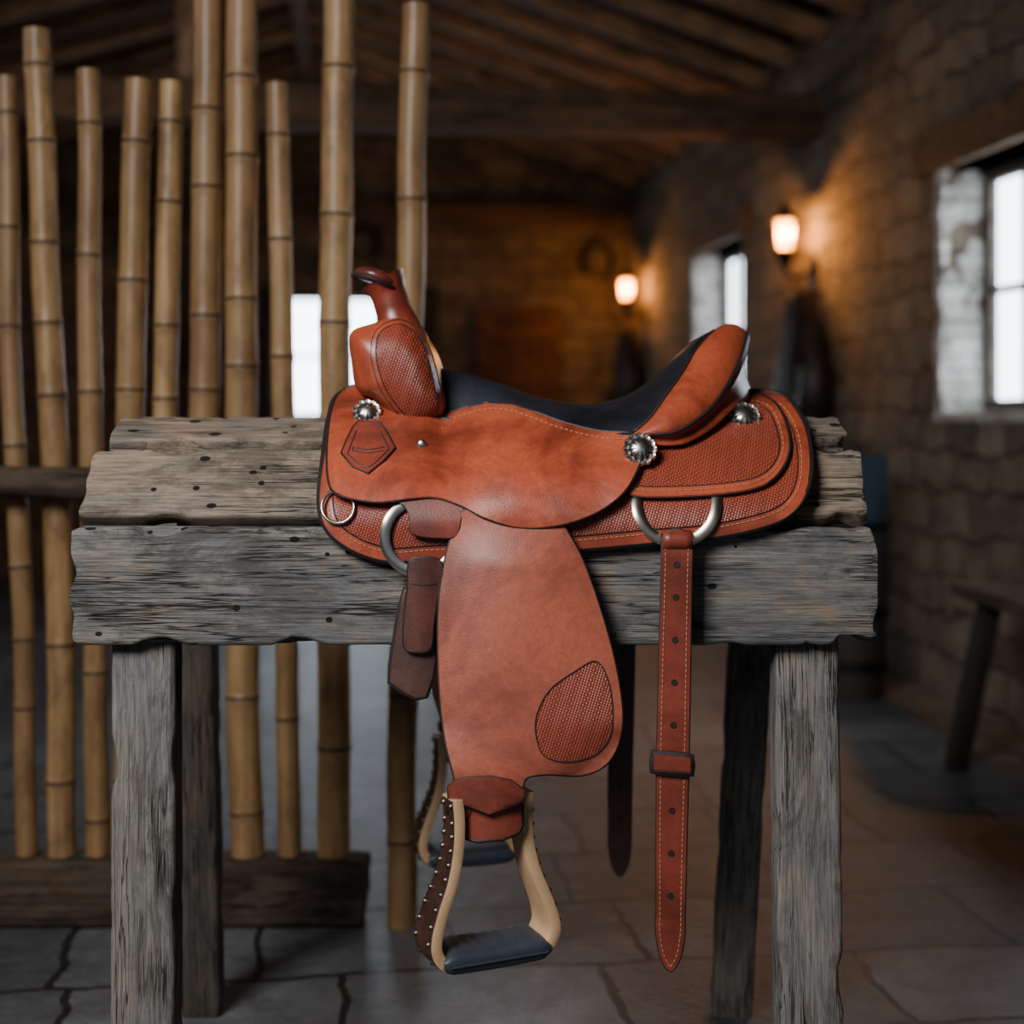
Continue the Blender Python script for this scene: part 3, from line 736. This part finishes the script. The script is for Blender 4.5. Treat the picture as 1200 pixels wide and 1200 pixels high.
for mir in(False,True):
    concho(430,484,17,jock(430,484)-.006,12,mir,tilt=-30); concho(750,527,20,min(rearj(750,527),jock(750,527))-.004,12,mir,tilt=-20); concho(872,489,19,rearj(872,489)-.004,12,mir,tilt=-30)
bm=bmesh.new(); bmesh.ops.create_uvsphere(bm,u_segments=16,v_segments=8,radius=.0068); bmesh.ops.scale(bm,vec=(1,.5,1),verts=bm.verts); bmesh.ops.translate(bm,vec=P(494,521,jock(494,521)-.001),verts=bm.verts)
sp(finish('rivet',bm,[M_silver]))
KP=[(400,531),(407,514),(414,500),(420,493),(444,494),(451,503),(463,525),(450,539),(431,554),(413,546)]
sp(sheet('keeper',KP,lambda x,y:jock(x,y)-.0045,.004,[M_strap,M_edge,M_thread,M_tool],None,step=6,smoothstep=9,closedsmooth=False,edge=.001,grooves=[[(407,532),(431,547),(456,526)],[(413,524),(430,527),(451,524)],[(413,528),(430,531),(451,528)],[(413,524),(413,528)],[(407,532),(418,504)],[(456,526),(446,506)]]))
# rings : lie against the skirt, upper part tucked under the jockey
def ring(px,py,r,off,minor,mat,flat=.45,name='rigging_ring',mir=False):
    bm=bmesh.new(); pts=[]
    for k in range(64):
        a=2*math.pi*k/64; x=px+r*math.cos(a); y=py+r*math.sin(a); pts.append(P(x,y,Bf(y)-off(y)))
    if mir:
        for p in pts: p.y=2*YC-p.y
    tube(bm,pts,minor,0,10,True,flat=flat); o=sp(finish(name,bm,[mat])); o['label']='polished metal rigging ring'
for mir in(False,True):
    ring(793,589,47,lambda y:interp([(578,.0015),(600,.005)],y),.0072,M_brass,.36,mir=mir); ring(493,629,42,lambda y:interp([(580,.0045),(600,.006)],y),.0072,M_silver,.36,mir=mir)
    ring(396,594,19,lambda y:.0045,.0022,M_silver,1,mir=mir,name='small_ring')
# billet strap
BL=[(776,640),(780,626),(793,620),(807,626),(811,640),(809,760),(807,886),(804,1000),(802,1095),(797,1122),(786,1138),(775,1124),(769,1095),(769,1000),(770,886),(773,760)]
hol=[(793,662,3.5)]+[(792-(y-700)*.018,y,3.4) for y in range(700,1100,50)]
def bd(px,py): return 1.813-.004*math.sin((py-620)/520*math.pi)
MS=[M_strap,M_edge,M_thread,M_tool]
def dense(pl,st=20):
    out=[];n=len(pl)
    for i in range(n):
        a=Vector(pl[i]);b=Vector(pl[(i+1)%n]);k=max(1,int((b-a).length/st))
        out+=[tuple(a.lerp(b,j/k)) for j in range(k)]
    return out
BL=dense(BL)
for mir in(False,True):
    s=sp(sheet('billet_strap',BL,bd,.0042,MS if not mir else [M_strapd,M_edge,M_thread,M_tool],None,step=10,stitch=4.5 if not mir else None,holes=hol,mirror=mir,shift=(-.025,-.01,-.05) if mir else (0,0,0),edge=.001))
KL=[(767,884),(809,888),(809,905),(766,902)]
sp(sheet('strap_keeper',dense(KL,8),lambda x,y:1.8005,.017,MS,None,step=6,closedsmooth=False,edge=.0008))
bm=bmesh.new(); c=P(793,633,1.820)
rows=[[c+Vector((sx*.0185,.011*math.cos(a),.010*math.sin(a))) for sx in(-1,-.5,0,.5,1)] for a in [2*math.pi*k/16 for k in range(17)]]
gridmesh(bm,rows); o=sp(finish('strap_fold',bm,[M_strap])); md=o.modifiers.new('s','SOLIDIFY'); md.thickness=.003
# latigo : a strap folded over the ring, hanging in two layers
LA=[(480,658),(496,654),(514,656),(519,672),(513,700),(508,730),(504,760),(488,764),(474,758),(474,725),(478,690)]
LB=[(474,690),(512,694),(514,720),(512,755),(507,792),(499,816),(488,818),(474,811),(457,799),(458,780),(463,748),(468,716)]
ML2=[M_strapd,M_edge,M_thread,M_tool]
sp(sheet('latigo_strap',LB,lambda x,y:1.822-.006*(y-700)/100-.004*(1-min(1,((x-486)/28)**2)),.010,ML2,None,step=7,edge=.0012,closedsmooth=False))
sp(sheet('latigo_strap',LA,lambda x,y:1.812-.006*(y-700)/100-.004*(1-min(1,((x-492)/20)**2)),.005,[M_lat,M_edge,M_thread,M_tool],None,step=6,stitch=None,edge=.0008,grooves=[[(482,684),(496,686),(512,684)]]))
# stirrups
def stirrup(cx,Yc,z0,rot,lab):
    e=empty('stirrup'); M=Matrix.Translation((cx,Yc,z0))@Matrix.Rotation(rot,4,'Z'); 
    e.parent=saddle; e.matrix_parent_inverse=Matrix.Translation(-saddle.location); e.matrix_basis=M
    e['label']=lab
    half=[(.048,.194),(.046,.165),(.048,.130),(.056,.095),(.070,.060),(.079,.033),(.080,.014),(.070,-.002),(.046,-.009)]
    pr=[(-a,b) for a,b in half]+[(a,b) for a,b in half[::-1]]
    c=catmull([(a,0,b) for a,b in pr],False,.005)
    bm=bmesh.new(); rows=[]; n=len(c)
    for i,p in enumerate(c):
        t=(c[min(n-1,i+1)]-c[max(0,i-1)]).normalized(); nr=Vector((t.z,0,-t.x))
        if nr.dot(p-Vector((0,0,.08)))<0: nr=-nr
        wd=interp([(-.01,.031),(.02,.031),(.07,.026),(.12,.021),(.2,.019)],p.z); th=.0082; bv_=.0042
        rows.append([p+nr*th+Vector((0,-wd+bv_,0)),p+nr*th+Vector((0,wd-bv_,0)),p+nr*(th-.0012)+Vector((0,wd-.0012,0)),p+nr*(th-bv_)+Vector((0,wd,0)),p-nr*(th-bv_)+Vector((0,wd,0)),p-nr*th+Vector((0,wd-bv_,0)),p-nr*th+Vector((0,-wd+bv_,0)),p-nr*(th-.0012)+Vector((0,-wd+.0012,0)),p-nr*(th-bv_)+Vector((0,-wd,0)),p+nr*(th-bv_)+Vector((0,-wd,0)),p+nr*(th-.0012)+Vector((0,-wd+.0012,0))])
    NR=len(rows[0])
    vr=gridmesh(bm,rows,0,True); bm.faces.new(vr[0]);bm.faces.new(vr[-1]); bmesh.ops.recalc_face_normals(bm,faces=bm.faces)
    bm.faces.ensure_lookup_table()
    for k,f in enumerate(bm.faces):
        if k<(len(rows)-1)*NR and k%NR in(0,1,NR-1): f.material_index=1
    for i in range(2,n-2,4):
        r=rows[i]; o1=(r[0]-r[6]).normalized()
        if r[0].z<.0: continue
        for q in(r[0].lerp(r[1],.08),r[0].lerp(r[1],.9)): tube(bm,[q,q+o1*.0012,q+o1*.0030],[.0040,.0036,.0018],2,10)
    f=finish('stirrup_frame',bm,[M_ash,M_strap2,M_rivet],e); f['label']='pale wooden bell-shaped frame with riveted leather outside'
    bm=bmesh.new(); nx_=24; rows=[]
    for i in range(nx_+1):
        x=-.072+.144*i/nx_; cv=.004*(1-(x/.072)**2); endr=min(1,(1-abs(x)/.0745)*6)**.5
        ring_=[]
        for k in range(28):
            a=2*math.pi*k/28; cy=math.copysign(abs(math.cos(a))**.45,math.cos(a)); cz=math.copysign(abs(math.sin(a))**.6,math.sin(a))
            zz=cz*.0145*endr - .002+cv*(-.5)
            if cz>.8 : zz+=.0012*math.sin(x*420)
            ring_.append(Vector((x,cy*.038*(.9+.1*endr),zz)))
        rows.append(ring_)
    vr=gridmesh(bm,rows,0,True); bm.faces.new(vr[0]);bm.faces.new(vr[-1]); bmesh.ops.recalc_face_normals(bm,faces=bm.faces)
    tube(bm,[(x*.99,-.0392,-.0035) for x in [-.066+.132*k/20 for k in range(21)]],.0016,0,6)
    t=finish('tread',bm,[M_rubber],e); t['label']='blue-black rubber foot tread'
    bm=bmesh.new(); tube(bm,[(-.044,0,.178),(.044,0,.178)],.014,0,16); tube(bm,[(-.056,0,.178),(.056,0,.178)],.005,1,10)
    finish('stirrup_bolt',bm,[M_strap,M_sdark],e)
ZS=1-(1110-480)*1.79/F
stirrup((572-600)*1.79/F,1.792,ZS,math.radians(24),'wooden western stirrup with black tread')
stirrup((572-600)*1.79/F-.044,2*YC-1.792,ZS-.058,math.radians(14),'wooden western stirrup hanging behind the rack')
WB=[(525,922),(532,915),(548,911),(575,910),(600,915),(615,927),(615,938),(598,945),(573,954),(548,944),(525,936)]
WL=[(540,940),(570,950),(610,940),(611,966),(605,976),(588,983),(558,985),(543,979)]
MC=[M_strapm,M_edge,M_thread,M_tool]
for mir in(False,True):
    sh=(-.044,0,-.058) if mir else (0,0,0)
    sp(sheet('stirrup_wrap',dense(WL,9),lambda x,y:1.780-.016*(1-((x-575)/42)**2),.008,MC,None,step=7,edge=.0010,mirror=mir,shift=sh))
    sp(sheet('stirrup_collar',WB,lambda x,y:1.768-.014*(1-((x-570)/50)**2),.0035,MC,None,step=7,edge=.0008,mirror=mir,shift=sh,closedsmooth=False))
# ================================================================ LIGHT
def arealight(loc,target,size,energy,color,sy=None,spread=180):
    l=bpy.data.lights.new('daylight_and_fill','AREA'); l.energy=energy; l.color=color; l.size=size; l.spread=math.radians(spread)
    if sy: l.shape='RECTANGLE'; l.size_y=sy
    o=bpy.data.objects.new('daylight_and_fill',l); COL.objects.link(o); o.location=loc
    o.rotation_euler=(Vector(target)-Vector(loc)).to_track_quat('-Z','Y').to_euler(); return o
arealight((-1.2,.0,2.35),(.05,2.0,.80),1.0,43,(.99,.98,1.0),None,110)
arealight(R(-2.45,3.4,1.9),R(1.6,7.2,2.0),1.0,17,(.95,.95,1.0),None,130)  # added fill lamp brightening the tie beam and rafters, not a real opening
w=bpy.data.worlds.new('world'); bpy.context.scene.world=w; w.use_nodes=True
w.node_tree.nodes['Background'].inputs[0].default_value=(.64,.73,.92,1); w.node_tree.nodes['Background'].inputs[1].default_value=.20
cam=bpy.data.cameras.new('camera'); co=bpy.data.objects.new('camera',cam); COL.objects.link(co)
co.location=(0,0,CH); co.rotation_euler=(math.radians(90),0,0); cam.lens=50; cam.sensor_width=36; cam.shift_y=-.1; cam.clip_start=.05
cam.dof.use_dof=True; cam.dof.focus_distance=1.83; cam.dof.aperture_fstop=2.2
bpy.context.scene.camera=co
